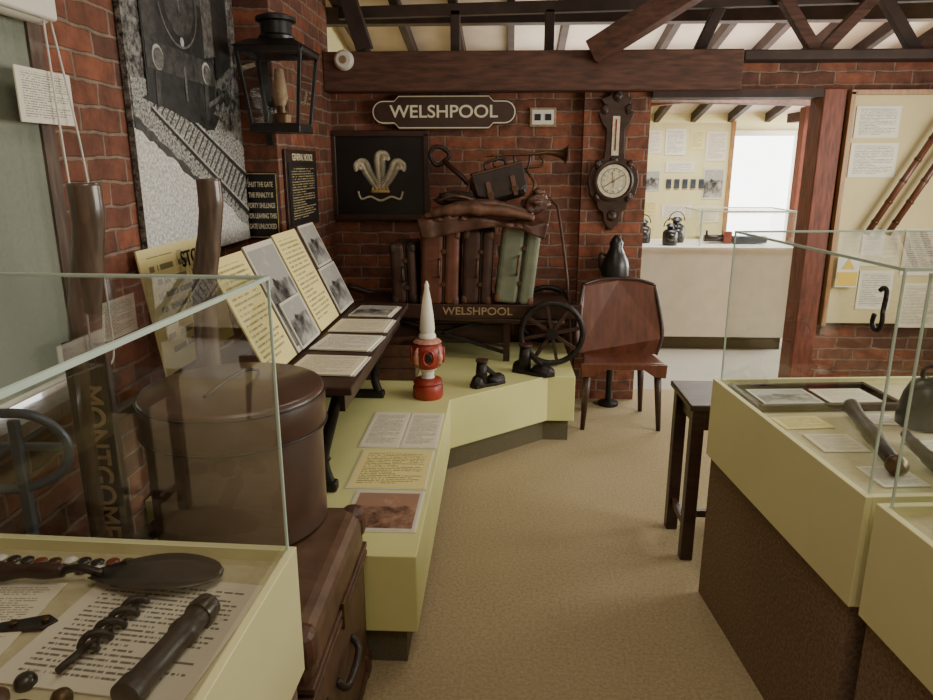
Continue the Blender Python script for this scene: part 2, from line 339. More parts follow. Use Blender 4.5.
box(g,'reveal_frame_1',(-1.38,1.18,1.55),(0.1,0.05,1.2),'handle'); box(g,'reveal_frame_2',(-1.36,2.05,1.55),(0.12,0.06,1.2),'handle')
box(g,'sill',(-1.3,1.61,0.94),(0.18,0.96,0.04),'handle'); box(g,'pane',(-1.44,1.61,1.55),(0.01,0.84,1.2),'sky')
g=G('roller_blind',(-1.29,1.6,2.0))
cyl(g,'roller',(0.03,-0.42,0.0),(0.03,0.42,0.0),0.03,'white'); box(g,'cassette',(0.02,0,0.02),(0.10,0.88,0.08),'white',bevel=0.01)
box(g,'fabric',(-0.02,0,-0.515),(0.004,0.84,1.03),'blind'); cyl(g,'bottom_bar',(-0.02,-0.42,-1.02),(-0.02,0.42,-1.02),0.01,'white')
tube(g,'cord',smoothpts([(0.05,0.40,0),(0.06,0.40,-0.5),(0.07,0.42,-0.95),(0.08,0.45,-1.0),(0.08,0.48,-0.9),(0.07,0.47,-0.4),(0.05,0.43,0)]),0.003,'whitepl')
g=G('window_notice',(-1.25,1.98,1.78)); card(g,'sheet',(0,0,0),0.24,0.14,'paper',LF); box(g,'clip',(-.015,0,.05),(.03,.03,.02),'whitepl')
g=G('wall_notice',(-1.29,2.25,1.1)); card(g,'sheet',(0,0,0),0.26,0.13,'paper',LF)

# ---------------------------------------------------------------- poster (black and white print of an engine on the line)
g=G('railway_poster',(-1.285,2.49,1.24))
box(g,'backing',(0,0.53,0.72),(0.02,1.06,1.44),'ptree')
def pp(nm,pts,m,k): prism(g,nm,pts,0.001,m,(0.011+0.0011*k,0,0),LF)
def circ(cx,cy,r,n=24): return [(cx+r*math.cos(a*2*math.pi/n),cy+r*math.sin(a*2*math.pi/n)) for a in range(n)]
def rough(a,b,n,amp,sd):
    rr=random.Random(sd); return [(a[0]+(b[0]-a[0])*i/n+rr.uniform(-amp,amp)*.5,a[1]+(b[1]-a[1])*i/n+rr.uniform(-amp,amp)) for i in range(n+1)]
pp('verge',[(0,0),(1.06,0)]+rough((1.05,.09),(.62,.26),10,.015,1)+rough((.6,.27),(0.005,.50),14,.015,2),'pgravel',0)
pp('bank_shadow',rough((0.01,.53),(.62,.25),14,.012,3)+rough((.62,.235),(0.01,.49),14,.012,4),'pdark2',1)
pp('ballast',rough((.01,.66),(.01,.52),3,.0,9)+rough((.05,.50),(1.05,.06),24,.012,5)+[(1.06,.44)]+rough((1.0,.47),(.5,.66),14,.015,6),'pballast',0.5)
for i in range(22):
    t=(i/21)**1.15; cx=.16+.82*t; cy=.580-.345*t; hw=.05+.085*t; w=.004+.011*t
    pp('sleeper_%d'%i,[(cx-hw*.5,cy-hw*.62),(cx-hw*.5+w,cy-hw*.66),(cx+hw*.85+w,cy+hw*.52),(cx+hw*.85,cy+hw*.58)],'psleep',2)
pp('rail_1s',[(.14,.553),(.14,.565),(1.06,.135),(1.06,.110)],'pdark',3); pp('rail_2s',[(.30,.60),(.30,.61),(1.06,.318),(1.06,.298)],'pdark',3)
pp('rail_1',[(.14,.563),(.145,.570),(1.06,.148),(1.06,.137)],'plight',3.5); pp('rail_2',[(.30,.608),(.305,.614),(1.06,.329),(1.06,.320)],'plight',3.5)
pp('engine_shadow',rough((.08,.60),(.7,.50),8,.01,7)+rough((.78,.56),(.3,.66),8,.01,8),'pdark',4)
pp('engine_frame',[(.12,.60),(.66,.55),(.74,.60),(.76,1.2),(.12,1.2)],'pdark',4.2)
pp('cab',[(.16,1.0),(.72,1.0),(.72,1.40),(.62,1.44),(.26,1.44),(.16,1.38)],'pdark2',4.5)
pp('side_tank_l',[(.13,.80),(.23,.80),(.23,1.14),(.13,1.12)],'pdark2',5); pp('side_tank_r',[(.66,.80),(.77,.82),(.77,1.14),(.66,1.14)],'pgrey',5)
pp('smokebox',circ(.44,.98,.175),'pgrey',5); pp('smokebox_ring',circ(.44,.98,.165),'pdark',6); pp('smokebox_door',circ(.44,.98,.135),'pdark2',7)
pp('door_handle',[(.432,.94),(.446,.94),(.446,1.03),(.432,1.03)],'pgrey',8)
pp('chimney',[(.385,1.13),(.495,1.13),(.48,1.3),(.50,1.34),(.38,1.34),(.40,1.3)],'pdark',6)
pp('buffer_beam',[(.13,.70),(.75,.69),(.75,.79),(.13,.80)],'pdark2',6)
for k,(cx,cy) in enumerate(((.22,.745),(.66,.74))): pp('buffer_%d'%k,circ(cx,cy,.045,16),'plight',7); pp('buffer_in_%d'%k,circ(cx+.004,cy-.004,.038,16),'pgrey',8)
pp('coupling',[(.435,.61),(.453,.61),(.453,.74),(.435,.74)],'pgrey',7); pp('lamp',circ(.44,.83,.018,12),'plight',8)
pp('guard_l',[(.18,.57),(.21,.57),(.23,.70),(.19,.70)],'pdark2',6); pp('guard_r',[(.62,.55),(.65,.55),(.67,.69),(.63,.69)],'pdark2',6)
pp('side_rod',[(.66,.60),(.84,.66),(.84,.68),(.66,.62)],'pgrey',6)
pp('side_body',[(.77,.72),(.95,.80),(.95,1.2),(.77,1.14)],'pdark',4.6)
for k,cx in enumerate((.80,.88)): pp('wheel_%d'%k,circ(cx,.66,.035,14),'pdark2',5.5)

# ---------------------------------------------------------------- signs
g=G('gate_penalty_sign',(-1.212,3.585,1.40))
box(g,'plate',(0,0,0),(0.175,0.012,0.33),'black',bevel=0.002)
for k,(b,c2,d) in enumerate(((.158,.165,.004),(-.158,.165,.004))): box(g,'rim_%d'%k,(0,-.007,b),(c2,.003,d),'gold')
for k,s in enumerate((-1,1)): box(g,'rim_s%d'%k,(s*.081,-.007,0),(.004,.003,.32),'gold')
text(g,'wording',"SHUT THE GATE\nTHE PENALTY IS\nFORTY SHILLINGS\nFOR LEAVING THIS\nGATE UNLOCKED",0.036,'lettering',(0,-.008,0),BK,0.0008,sx=0.48,sp=1.45)
g=G('railway_notice_board',(-1.11,3.98,1.47))
box(g,'frame',(0,0,0),(0.015,0.62,0.42),'wooddk',bevel=0.003); card(g,'plate',(0.01,0,-.02),0.56,0.33,'blackprint',LF)
text(g,'heading',"GENERAL NOTICE",0.05,'lettering',(0.012,0,.17),LF,0.0008)
g=G('prince_of_wales_feathers_panel',(-0.80,4.78,1.53))
box(g,'backing',(0,0,0),(0.62,0.02,0.54),'black')
for k,(x,z,w,h) in enumerate(((0,.27,.66,.04),(0,-.27,.66,.04),(-.31,0,.04,.54),(.31,0,.04,.54))): box(g,'frame_%d'%k,(x,-.01,z),(w,.035,h),'wooddk',bevel=0.006)
def feather(nm,ctrl,wid):
    ps=smoothpts([(p[0],-.018,p[1]) for p in ctrl],7); n=len(ps)
    tube(g,nm+'_quill',ps,.003,'silver',6)
    for j in range(1,n):
        t=j/(n-1); d=(ps[j]-ps[j-1]).normalized(); nx=Vector((d.z,0,-d.x))
        L=wid*math.sin(min(1,.25+t*1.1)*math.pi*.72)
        for s in (-1,1):
            p=ps[j]; q1=p+nx*s*L*.6+d*L*.35; q2=p+nx*s*L+d*L*.1
            tube(g,nm+'_barb_%d_%d'%(j,s),[p,q1,q2],[.0042,.0036,.0015],'silver',5)
feather('feather_mid',[(0,-.09),(0,-.01),(0,.06),(0,.115),(.012,.135),(.035,.128),(.04,.108)],.04)
feather('feather_left',[(-.012,-.09),(-.05,-.03),(-.085,.03),(-.105,.075),(-.13,.082),(-.15,.065),(-.145,.045)],.036)
feather('feather_right',[(.012,-.09),(.05,-.03),(.085,.03),(.105,.075),(.13,.082),(.15,.065),(.145,.045)],.036)
tube(g,'coronet',[(.055*math.cos(a*math.pi/12),-.02-.01*math.sin(a*math.pi/12),-.10) for a in range(13)],.011,'gold',8)
for k in range(5): blob(g,'coronet_point_%d'%k,(-.05+.025*k,-.028,-.083),(.007,.006,.012),'gold',0,k,sub=2)
tube(g,'ribbon',smoothpts([(-.15,-.018,-.10),(-.13,-.018,-.15),(-.07,-.018,-.135),(0,-.018,-.16),(.07,-.018,-.135),(.13,-.018,-.15),(.15,-.018,-.10)]),.007,'silver',8)
g=G('welshpool_station_sign',(-0.37,4.755,1.93))
def totem(s):
    d=(1-s)*.12
    W=.47-d;H=.078-d;CW=.29;CH=.108-d
    pts=[]
    for a in range(13): t=-math.pi/2+math.pi*a/12; pts.append((W-H+H*math.cos(t),H*math.sin(t)))
    pts+= [(CW+.03,H),(CW,CH),(-CW,CH),(-CW-.03,H)]
    for a in range(13): t=math.pi/2+math.pi*a/12; pts.append((-(W-H)+H*math.cos(t),H*math.sin(t)))
    pts+= [(-CW-.03,-H),(-CW,-CH),(CW,-CH),(CW+.03,-H)]
    return pts
prism(g,'plate',totem(1),.02,'totem',(0,0.0,0),BK,bevel=.003)
prism(g,'border',totem(.93),.001,'lettering',(0,-.0205,0),BK); prism(g,'field',totem(.87),.001,'totem',(0,-.022,0),BK)
text(g,'wording','WELSHPOOL',.108,'lettering',(0,-.0245,0),BK,.001,sx=1.1)
g=G('wall_socket',(0.27,4.79,1.90)); box(g,'plate',(0,0,0),(.17,.02,.12),'faded',bevel=.004); box(g,'face',(0,-.011,0),(.14,.004,.09),'whitepl')
for k,s in enumerate((-1,1)): box(g,'outlet_%d'%k,(s*.034,-.015,0),(.04,.006,.04),'black',bevel=.002)
g=G('smoke_alarm',(-0.98,4.625,2.23)); lathe(g,'body',[(.02,.035),(.045,.035),(.06,.02),(.062,0)],'whitepl',rot=(90,0,0)); lathe(g,'grille',[(.0,.04),(.02,.04),(.025,.034)],'faded',rot=(90,0,0))

# ---------------------------------------------------------------- barometer
g=G('banjo_barometer',(0.73,4.735,1.5))
half=[(0,.60),(.03,.57),(.045,.53),(.10,.50),(.075,.46),(.115,.42),(.09,.36),(.06,.32),(.062,.2),(.07,.14),(.11,.12),(.15,.07),(.165,0),(.15,-.08),(.105,-.13),(.09,-.18),(.06,-.2),(.05,-.26),(.02,-.30),(0,-.32)]
pts=half+[(-x,z) for x,z in half[-2:0:-1]]
prism(g,'case',pts,.035,'wooddk',(0,0,0),BK,bevel=.006)
lathe(g,'bezel',[(.128,.03),(.128,.055),(.115,.06),(.105,.05),(.105,.03)],'wooddk',rot=(90,0,0)); lathe(g,'dial',[(.001,.05),(.104,.05),(.104,.045)],'silver',rot=(90,0,0))
tube(g,'dial_ring',[(.080*math.cos(a*math.pi/16),-.051,.080*math.sin(a*math.pi/16)) for a in range(32)],.0015,'black',5,closed=True)
for k in range(12):
    a=k*math.pi/6; bar(g,'tick_%d'%k,(.062*math.cos(a),-.052,.062*math.sin(a)),(.074*math.cos(a),-.052,.074*math.sin(a)),.004,.002,'black',0)
bar(g,'needle',(-.05,-.053,-.03),(.055,-.053,.035),.004,.002,'black',0); bar(g,'needle_gold',(0,-.054,-.04),(-.01,-.054,.06),.004,.002,'brass',0)
lathe(g,'hub',[(.0,.058),(.008,.058),(.008,.05)],'brass',rot=(90,0,0))
box(g,'thermometer_plate',(0,-.038,.28),(.045,.006,.24),'silver'); cyl(g,'thermometer_tube',(0,-.044,.19),(0,-.044,.38),.004,'red',seg=8)
for k,(x,z,r) in enumerate(((-.075,.44,.025),(.075,.44,.025),(0,.52,.03),(-.1,.1,.025),(.1,.1,.025),(-.1,-.1,.025),(.1,-.1,.025),(0,-.22,.03),(0,.12,.03))): blob(g,'carving_%d'%k,(x,-.035,z),(r,.015,r*1.2),'wooddk',.3,k)

# ---------------------------------------------------------------- signal lantern
g=G('station_lantern',(-1.02,3.38,1.735))
b,tp,H=.105,.142,.36
for i,(sx,sy) in enumerate(((-1,-1),(1,-1),(1,1),(-1,1))):
    bar(g,'post_%d'%i,(sx*b,sy*b,.04),(sx*tp,sy*tp,H),.016,.016,'black',.002)
for i in range(4):
    c=[(-1,-1),(1,-1),(1,1),(-1,1)]; a=c[i]; d=c[(i+1)%4]
    bar(g,'rail_low_%d'%i,(a[0]*b,a[1]*b,.04),(d[0]*b,d[1]*b,.04),.016,.02,'black',.002)
    bar(g,'rail_top_%d'%i,(a[0]*tp,a[1]*tp,H),(d[0]*tp,d[1]*tp,H),.02,.03,'black',.002)
    bm=bmesh.new(); bm.faces.new([bm.verts.new(p) for p in ((a[0]*b,a[1]*b,.04),(d[0]*b,d[1]*b,.04),(d[0]*tp,d[1]*tp,H),(a[0]*tp,a[1]*tp,H))]); fin(bm,'pane_%d'%i,'glass',g)
box(g,'floor_plate',(0,0,.025),(.23,.23,.03),'black',bevel=.004)
bm=bmesh.new(); A=[bm.verts.new((x*.160,y*.160,H+.01)) for x,y in ((-1,-1),(1,-1),(1,1),(-1,1))]; B=[bm.verts.new((x*.10,y*.10,H+.045)) for x,y in ((-1,-1),(1,-1),(1,1),(-1,1))]
bm.faces.new(A); bm.faces.new(B)
for i in range(4): bm.faces.new((A[i],A[(i+1)%4],B[(i+1)%4],B[i]))
fin(bm,'roof','black',g)
lathe(g,'chimney',[(.078,.40),(.082,.425),(.070,.435),(.070,.485),(.090,.49),(.090,.505),(.05,.52),(.0,.53)],'black')
lathe(g,'burner',[(.045,.04),(.05,.09),(.02,.10),(.02,.13),(.0,.14)],'oldbrass'); lathe(g,'chimney_glass',[(.02,.13),(.035,.17),(.022,.27),(.02,.29)],'faded',seg=20)
box(g,'wall_arm',(-.05,.12,.14),(.03,.2,.03),'black'); box(g,'wall_arm_upright',(-.125,.2,.16),(.03,.03,.4),'black')

# ---------------------------------------------------------------- plinth
PY=1.95
pl=[(-.85,PY),(-.25,PY),(-.25,3.47),(.29,3.92),(.45,3.92),(.45,4.73),(-1.11,4.73),(-1.11,3.59),(-1.29,3.59),(-1.29,2.28),(-.85,2.28)]
g=G('display_plinth',(0,0,0))
prism(g,'top_panel',pl,.275,'green',(0,0,.135),bevel=.004)
kk=[(-.85,PY+.03),(-.29,PY+.03),(-.29,3.49),(.27,3.96),(.42,3.96),(.42,4.72),(-1.11,4.72),(-1.11,3.59),(-1.28,3.59),(-1.28,2.3),(-.85,2.3)]
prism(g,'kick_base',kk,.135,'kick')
PZ=.41
for nm,(x0,x1,y0,y1),m in (('certificate',(-.60,-.435,2.82,3.25),'paper2'),('certificate',(-.42,-.27,2.82,3.25),'paper2'),('information_card',(-.57,-.275,2.42,2.78),'ycard'),('sepia_photograph',(-.52,-.275,2.1,2.39),'sepia')):
    g=G(nm,((x0+x1)/2,(y0+y1)/2,PZ+.003)); box(g,'sheet',(0,0,0),(x1-x0,y1-y0,.004),m); box(g,'mount',(0,0,-.001),(x1-x0+.012,y1-y0+.012,.003),'white')

# ---------------------------------------------------------------- display table w. iron legs
g=G('display_table',(0,0,PZ))
TZ=.47
box(g,'top',(-.80,2.96,TZ-.015),(.62,1.5,.03),'wooddk',bevel=.006); box(g,'apron',(-.54,2.96,TZ-.07),(.02,1.36,.08),'wooddk')
for k,y in enumerate((2.4,3.5)):
    box(g,'foot_%d'%k,(-.83,y,.02),(.46,.05,.04),'iron',bevel=.01)
    tube(g,'leg_a_%d'%k,smoothpts([(-.63,y,.03),(-.65,y,.12),(-.62,y,.25),(-.57,y,.42)]),.022,'iron')
    tube(g,'leg_b_%d'%k,smoothpts([(-1.03,y,.03),(-.99,y,.12),(-1.0,y,.25),(-1.03,y,.42)]),.022,'iron')
    tube(g,'scroll_%d'%k,smoothpts([(-.63,y,.12),(-.72,y,.22),(-.86,y,.22),(-1.0,y,.12)]),.014,'iron')
bar(g,'stretcher',(-.79,2.4,.2),(-.79,3.5,.2),.03,.03,'wooddk')
TT=PZ+TZ
g=G('leaning_display_board',(-.79,2.95,TT+.005))
tilt=65; up=(-math.cos(R(tilt)),math.sin(R(tilt)))
def lean(nm,y0,y1,h,m,off=.01,b=0):
    c=((up[0]*(h/2+b))+off*up[1], (y0+y1)/2-2.95, up[1]*(h/2+b)-off*up[0]+.002)
    return box(g,nm,c,(y1-y0,h,.006),m,(tilt,0,90))
box(g,'backboard',(up[0]*.22,0.03,up[1]*.22+.004),(1.36,.43,.012),'wooddk',(tilt,0,90))
lean('text_card_1',2.26,2.58,.44,'ycard'); lean('photo_1',2.6,2.94,.45,'photo',.012); lean('photo_1b',2.64,2.9,.2,'photo',.02)
lean('text_card_2',2.97,3.31,.46,'ycard'); lean('photo_2',3.35,3.66,.24,'photo',.012); lean('photo_3',3.37,3.64,.22,'photo',.012,.245)
bar(g,'prop',(-.02+up[0]*.4,0,up[1]*.4),(-.29,0,0.005),.02,.02,'wooddk')
g=G('wall_text_card',(-1.24,2.72,1.08)); box(g,'card',(0,0,0),(.66,.46,.006),'ycard2',(82,0,90))
text(g,'heading','STORE',.085,'black',(.0,.08,.16),(82,0,90),.001)
for k,(y,w,m) in enumerate(((2.46,.24,'paper2'),(2.8,.24,'paper'),(3.12,.25,'paper2'),(3.45,.2,'photo'))):
    g=G('loose_document',(-.63,y,TT+.006),rz=random.uniform(-6,6)); box(g,'sheet_a',(0,0,0),(w,.25,.006),m); box(g,'sheet_b',(.012,.01,-.004),(w,.25,.004),'white')

# ---------------------------------------------------------------- platform barrow
g=G('platform_barrow',(0,0,PZ))
box(g,'deck',(-.22,4.42,.345),(1.3,.46,.03),'wooddk',bevel=.004)
box(g,'side_board',(-.18,4.185,.33),(1.36,.03,.085),'wooddk',bevel=.004)
text(g,'wording','WELSHPOOL',.066,'faded',(-.13,4.168,.33),BK,.001,sx=1.1)
tube(g,'shaft_front',smoothpts([(.40,4.2,.26),(-.4,4.2,.29),(-.8,4.17,.34),(-1.02,4.14,.40)]),.022,'wooddk')
tube(g,'shaft_back',smoothpts([(.40,4.64,.26),(-.4,4.64,.29),(-.8,4.64,.34),(-1.02,4.64,.40)]),.022,'wooddk')
def wheel(g,nm,c,r):
    cx,cy,cz=c
    tube(g,nm+'_rim',[(cx+r*math.cos(a*math.pi/20),cy,cz+r*math.sin(a*math.pi/20)) for a in range(40)],.018,'iron',8,closed=True)
    cyl(g,nm+'_hub',(cx,cy-.03,cz),(cx,cy+.03,cz),.035,'iron')
    for k in range(8):
        a=k*math.pi/4+.2; bar(g,nm+'_spoke_%d'%k,(cx,cy,cz),(cx+(r-.01)*math.cos(a),cy,cz+(r-.01)*math.sin(a)),.02,.022,'wooddk',.002)
wheel(g,'wheel_front',(.32,4.12,.21),.185); wheel(g,'wheel_back',(.32,4.68,.21),.185)
cyl(g,'axle',(.32,4.12,.21),(.32,4.68,.21),.016,'iron')
for k,(x,y) in enumerate(((-.75,4.25),(-.75,4.6),(.05,4.25),(.05,4.6))): box(g,'leg_%d'%k,(x,y,.165),(.04,.04,.33),'wooddk')
bar(g,'stay_1',(-.75,4.25,.05),(.05,4.25,.3),.03,.02,'iron'); bar(g,'stay_2',(-.75,4.25,.3),(.05,4.25,.05),.03,.02,'iron')
box(g,'lower_board',(-.35,4.30,.16),(.78,.025,.12),'wooddk',bevel=.003)
DZ=PZ+.36
def suitcase(name,x,w,d,h,m,tilt=0,y=4.36,corner='leatherbk',rzz=0,dz=0):
    g=G(name,(x,y,DZ+.002+dz),rot=(0,R(tilt),R(rzz)))
    box(g,'base_shell',(-w*.19,0,h/2),(w*.60,d,h),m,bevel=.028); box(g,'lid_shell',(w*.30,0,h/2),(w*.38,d,h),m,bevel=.028)
    box(g,'seam',(w*.11,0,h/2),(.006,d-.006,h-.008),'leatherbk')
    for k,z in enumerate((.03,h-.03)):
        for j,yy in enumerate((-1,1)):
            for i,xx in enumerate((-1,1)): box(g,'corner_%d%d%d'%(k,j,i),(xx*(w/2-.022),yy*(d/2-.022),z),(.048,.048,.060),corner,bevel=.02)
    for k,z in enumerate((h*.28,h*.72)): box(g,'lock_%d'%k,(w*.11,-d/2-.003,z),(.022,.008,.024),'oldbrass',bevel=.002)
    tube(g,'handle',smoothpts([(0,-d/2,h*.38),(0,-d/2-.03,h*.42),(0,-d/2-.03,h*.58),(0,-d/2,h*.62)]),.008,corner,8)
    return g
suitcase('leather_suitcase',-.575,.16,.34,.37,'suitd',tilt=-2,dz=.004); suitcase('leather_suitcase',-.365,.235,.38,.455,'suit1',corner='leather',tilt=1.5,dz=.004); suitcase('leather_suitcase',-.140,.185,.34,.45,'suitd',corner='leather',tilt=2,dz=.004)
suitcase('green_suitcase',.085,.235,.38,.475,'suit2',tilt=6,corner='leather2',dz=.013)
# draped leather hide
g=G('leather_apron',(-.10,4.34,1.285))
bm=bmesh.new(); nx,ny=64,34; grid=[]
for j in range(ny+1):
    row=[]
    for i in range(nx+1):
        u=i/nx;v=j/ny; x=(u-.5)*(.72+.05*math.sin(v*5)); s=v*.46; edge=.075+.045*math.sin(u*5.5+.9)
        f1=mnoise.noise(Vector((u*4,v*1.5,1.3)))
        if s<edge: y=-.216-.008*math.sin(u*30+3*f1); z=-(edge-s)
        else: y=-.216+(s-edge); z=.012*math.sin(u*14+v*5)+.016*math.sin(v*13+u*4)
        z+=.030*math.sin(u*4.2+.3)+.018*f1
        row.append(bm.verts.new((x,y,z)))
    grid.append(row)
for j in range(ny):
    for i in range(nx): bm.faces.new((grid[j][i],grid[j][i+1],grid[j+1][i+1],grid[j+1][i]))
o=fin(bm,'hide','leather',g,smooth=True); sd=o.modifiers.new('s','SOLIDIFY'); sd.thickness=.010
tube(g,'rolled_fold',smoothpts([(-.34,-.17,.02),(-.24,-.18,.05),(-.1,-.18,.065),(.0,-.17,.06),(.14,-.16,.05),(.30,-.15,.01)]),[.020,.028,.036,.03,.038,.03,.034,.026,.02],'leather2',12)
tube(g,'fold_ridge',smoothpts([(-.30,-.06,.05),(-.1,-.08,.085),(.1,-.07,.08),(.30,-.06,.03)]),[.018,.028,.034,.028,.018],'leather',12)
g=G('leather_satchel',(.02,4.44,1.375),rot=(0,R(-14),R(8))); g.scale=(1.28,1.1,1.2)
box(g,'body',(0,0,.09),(.25,.11,.17),'leatherbk',bevel=.04); box(g,'gusset',(0,.0,.10),(.268,.07,.15),'leather',bevel=.03)
prism(g,'flap',[(-.125,.17),(-.12,.07),(-.06,.035),(.06,.035),(.12,.07),(.125,.17)],.010,'leatherbk',(0,-.056,0),BK,bevel=.003)
box(g,'flap_top',(0,-.01,.176),(.25,.115,.012),'leather',bevel=.006)
for k,xx in enumerate((-.06,.06)): box(g,'closure_%d'%k,(xx,-.071,.075),(.022,.008,.10),'leather2',bevel=.002); box(g,'buckle_%d'%k,(xx,-.077,.06),(.030,.006,.026),'oldbrass',bevel=.002)
tube(g,'strap',smoothpts([(-.13,0,.15),(-.18,-.04,.05),(-.15,-.09,-.02),(-.02,-.11,-.03),(.10,-.10,-.01),(.16,-.06,.06),(.13,0,.15)]),.009,'leather2',8)
tube(g,'carry_handle',smoothpts([(-.05,-.02,.18),(-.04,-.02,.215),(.04,-.02,.215),(.05,-.02,.18)]),.007,'leatherbk',8)
g=G('horse_collar_pad',(-.25,4.36,1.39)); blob(g,'pad',(0,0,0),(.14,.08,.05),'leatherbk',.35,8,rot=(0,8,8),fs=1.9)
tube(g,'strap',smoothpts([(-.12,-.05,.0),(-.04,-.085,.03),(.05,-.085,.02),(.12,-.05,-.02)]),.009,'leather2',8)
g=G('cash_bag',(.21,4.33,1.37)); blob(g,'bag',(0,0,0),(.09,.07,.06),'leather',.4,18,rot=(0,-12,0),fs=2); tube(g,'neck_tie',[(.02+.03*math.cos(a*math.pi/6),.03*math.sin(a*math.pi/6),.055) for a in range(12)],.007,'leather2',6,closed=True); blob(g,'neck',(.02,0,.07),(.035,.03,.025),'leather',.4,3,sub=3)
g=G('bugle',(.18,4.42,1.625))
tube(g,'tubing',smoothpts([(-.24,0,.03),(-.1,0,.035),(.02,0,.04),(.12,0,.05)]),[.007]*8+[.009]*5+[.012]*6,'oldbrass',10)
lathe(g,'bell',[(.012,0),(.016,.05),(.024,.09),(.042,.12),(.06,.13),(.055,.128),(.02,.1)],'oldbrass',loc=(.09,0,.05),rot=(0,96,0))
tube(g,'loop',smoothpts([(-.2,0,.02),(-.22,0,-.01),(-.2,.0,-.035),(-.05,0,-.04),(.06,0,-.03),(.08,0,.0),(.06,0,.03)]),.009,'oldbrass',8)
tube(g,'valve_loop',smoothpts([(-.1,-.02,.03),(-.08,-.02,-.05),(-.02,-.02,-.05),(0,-.02,.03)]),.007,'steel',8)
lathe(g,'mouthpiece',[(.006,0),(.008,.03),(.014,.035)],'oldbrass',loc=(-.24,0,.03),rot=(0,-90,0))
g=G('coal_shovel',(-.33,4.62,1.65))
tube(g,'grip',smoothpts([(-.10,0,.06),(-.12,0,.01),(-.08,0,-.05),(-.02,0,-.02),(-.0,0,.02),(-.05,0,.06),(-.10,0,.06)]),.014,'leatherbk',8)
tube(g,'shaft',[(-.04,0,-.02),(.08,-.01,-.12),(.2,-.03,-.24)],.016,'wooddk',8)
prism(g,'blade',[(-.08,0),(.08,0),(.09,-.16),(.05,-.22),(-.05,-.22),(-.09,-.16)],.008,'iron',(.20,-.02,-.20),(90,-40,0),bevel=.002)
g=G('walking_cane',(.485,4.46,0)); tube(g,'cane',smoothpts([(.0,-.02,.012),(-.03,.06,.75),(-.1,.18,1.28),(-.13,.20,1.36),(-.17,.2,1.39),(-.2,.19,1.36)]),.010,'leather',8)
# ---------------------------------------------------------------- finial
g=G('signal_post_finial',(-.37,3.52,PZ))
lathe(g,'base',[(.075,0),(.08,.01),(.08,.06),(.07,.075),(.078,.085),(.07,.10),(.04,.11)],'red')
lathe(g,'neck',[(.04,.105),(.032,.12),(.034,.145),(.048,.155),(.05,.165)],'white')
lathe(g,'ball',[(.045,.158),(.070,.175),(.084,.205),(.087,.235),(.082,.268),(.070,.292),(.05,.305)],'red',seg=40)
for k in range(4):
    a=-math.pi/2+.15+k*math.pi/2; c=Vector((math.cos(a)*.071,math.sin(a)*.071,.232))
    blob(g,'opening_%d'%k,c,(.018,.027,.038),'black',0,1,rot=(0,0,math.degrees(a)),sub=3)
    tube(g,'opening_rim_%d'%k,[(math.cos(a)*.083-math.sin(a)*.028*math.cos(q*math.pi/8),math.sin(a)*.083+math.cos(a)*.028*math.cos(q*math.pi/8),.232+.040*math.sin(q*math.pi/8)) for q in range(16)],.006,'red',6,closed=True)
    a2=a+math.pi/4
    tube(g,'panel_%d'%k,smoothpts([(math.cos(a2)*r,math.sin(a2)*r,z) for r,z in ((.068,.18),(.082,.21),(.084,.245),(.074,.282))]),[.006,.014,.016,.012,.006],'pink',8)  # highlights coloured onto the ball as pinkish strips
lathe(g,'collar',[(.060,.295),(.074,.302),(.065,.312),(.038,.322)],'pink')
lathe(g,'spire',[(.030,.315),(.046,.325),(.044,.34),(.036,.35),(.040,.37),(.034,.44),(.023,.52),(.011,.585),(.013,.595),(.004,.62)],'white')
def shoe(name,loc,rz,s):
    g=G(name,loc,rz)
    prism(g,'sole',[(x*s,y*s) for x,y in ((-.10,.0),(-.09,.03),(-.03,.03),(.03,.042),(.09,.038),(.115,0),(.09,-.038),(.03,-.042),(-.03,-.03),(-.09,-.03))],.016*s,'iron',bevel=.003)
    blob(g,'toe',(.055*s,0,.014*s),(.058*s,.038*s,.04*s),'iron',.1,1,flat=-.1)
    blob(g,'heel',(-.055*s,0,.012*s),(.045*s,.032*s,.055*s),'iron',.1,2,flat=-.1)
    cyl(g,'post',(-.04*s,0,.02*s),(-.035*s,0,.13*s),.032*s,'iron',.026*s); cyl(g,'post_top',(-.035*s,0,.13*s),(-.035*s,0,.14*s),.032*s,'rust')
    bar(g,'rib',(.06*s,0,.035*s),(-.03*s,0,.11*s),.022*s,.022*s,'iron'); return g
shoe('iron_shoe_last',(-.06,3.74,PZ),40,1.1); shoe('iron_shoe_last',(.20,3.975,PZ),-25,1.25)
g=G('wooden_crate',(-.66,3.90,PZ))
for k,z in enumerate((.035,.105,.175)):
    box(g,'slat_f%d'%k,(0,-.10,z),(.38,.012,.066),'leather',bevel=.002); box(g,'slat_b%d'%k,(0,.10,z),(.38,.012,.066),'leather'); box(g,'slat_l%d'%k,(-.185,0,z),(.012,.19,.066),'leather'); box(g,'slat_r%d'%k,(.185,0,z),(.012,.19,.066),'leather')
box(g,'bottom',(0,0,.01),(.36,.19,.012),'wooddk')

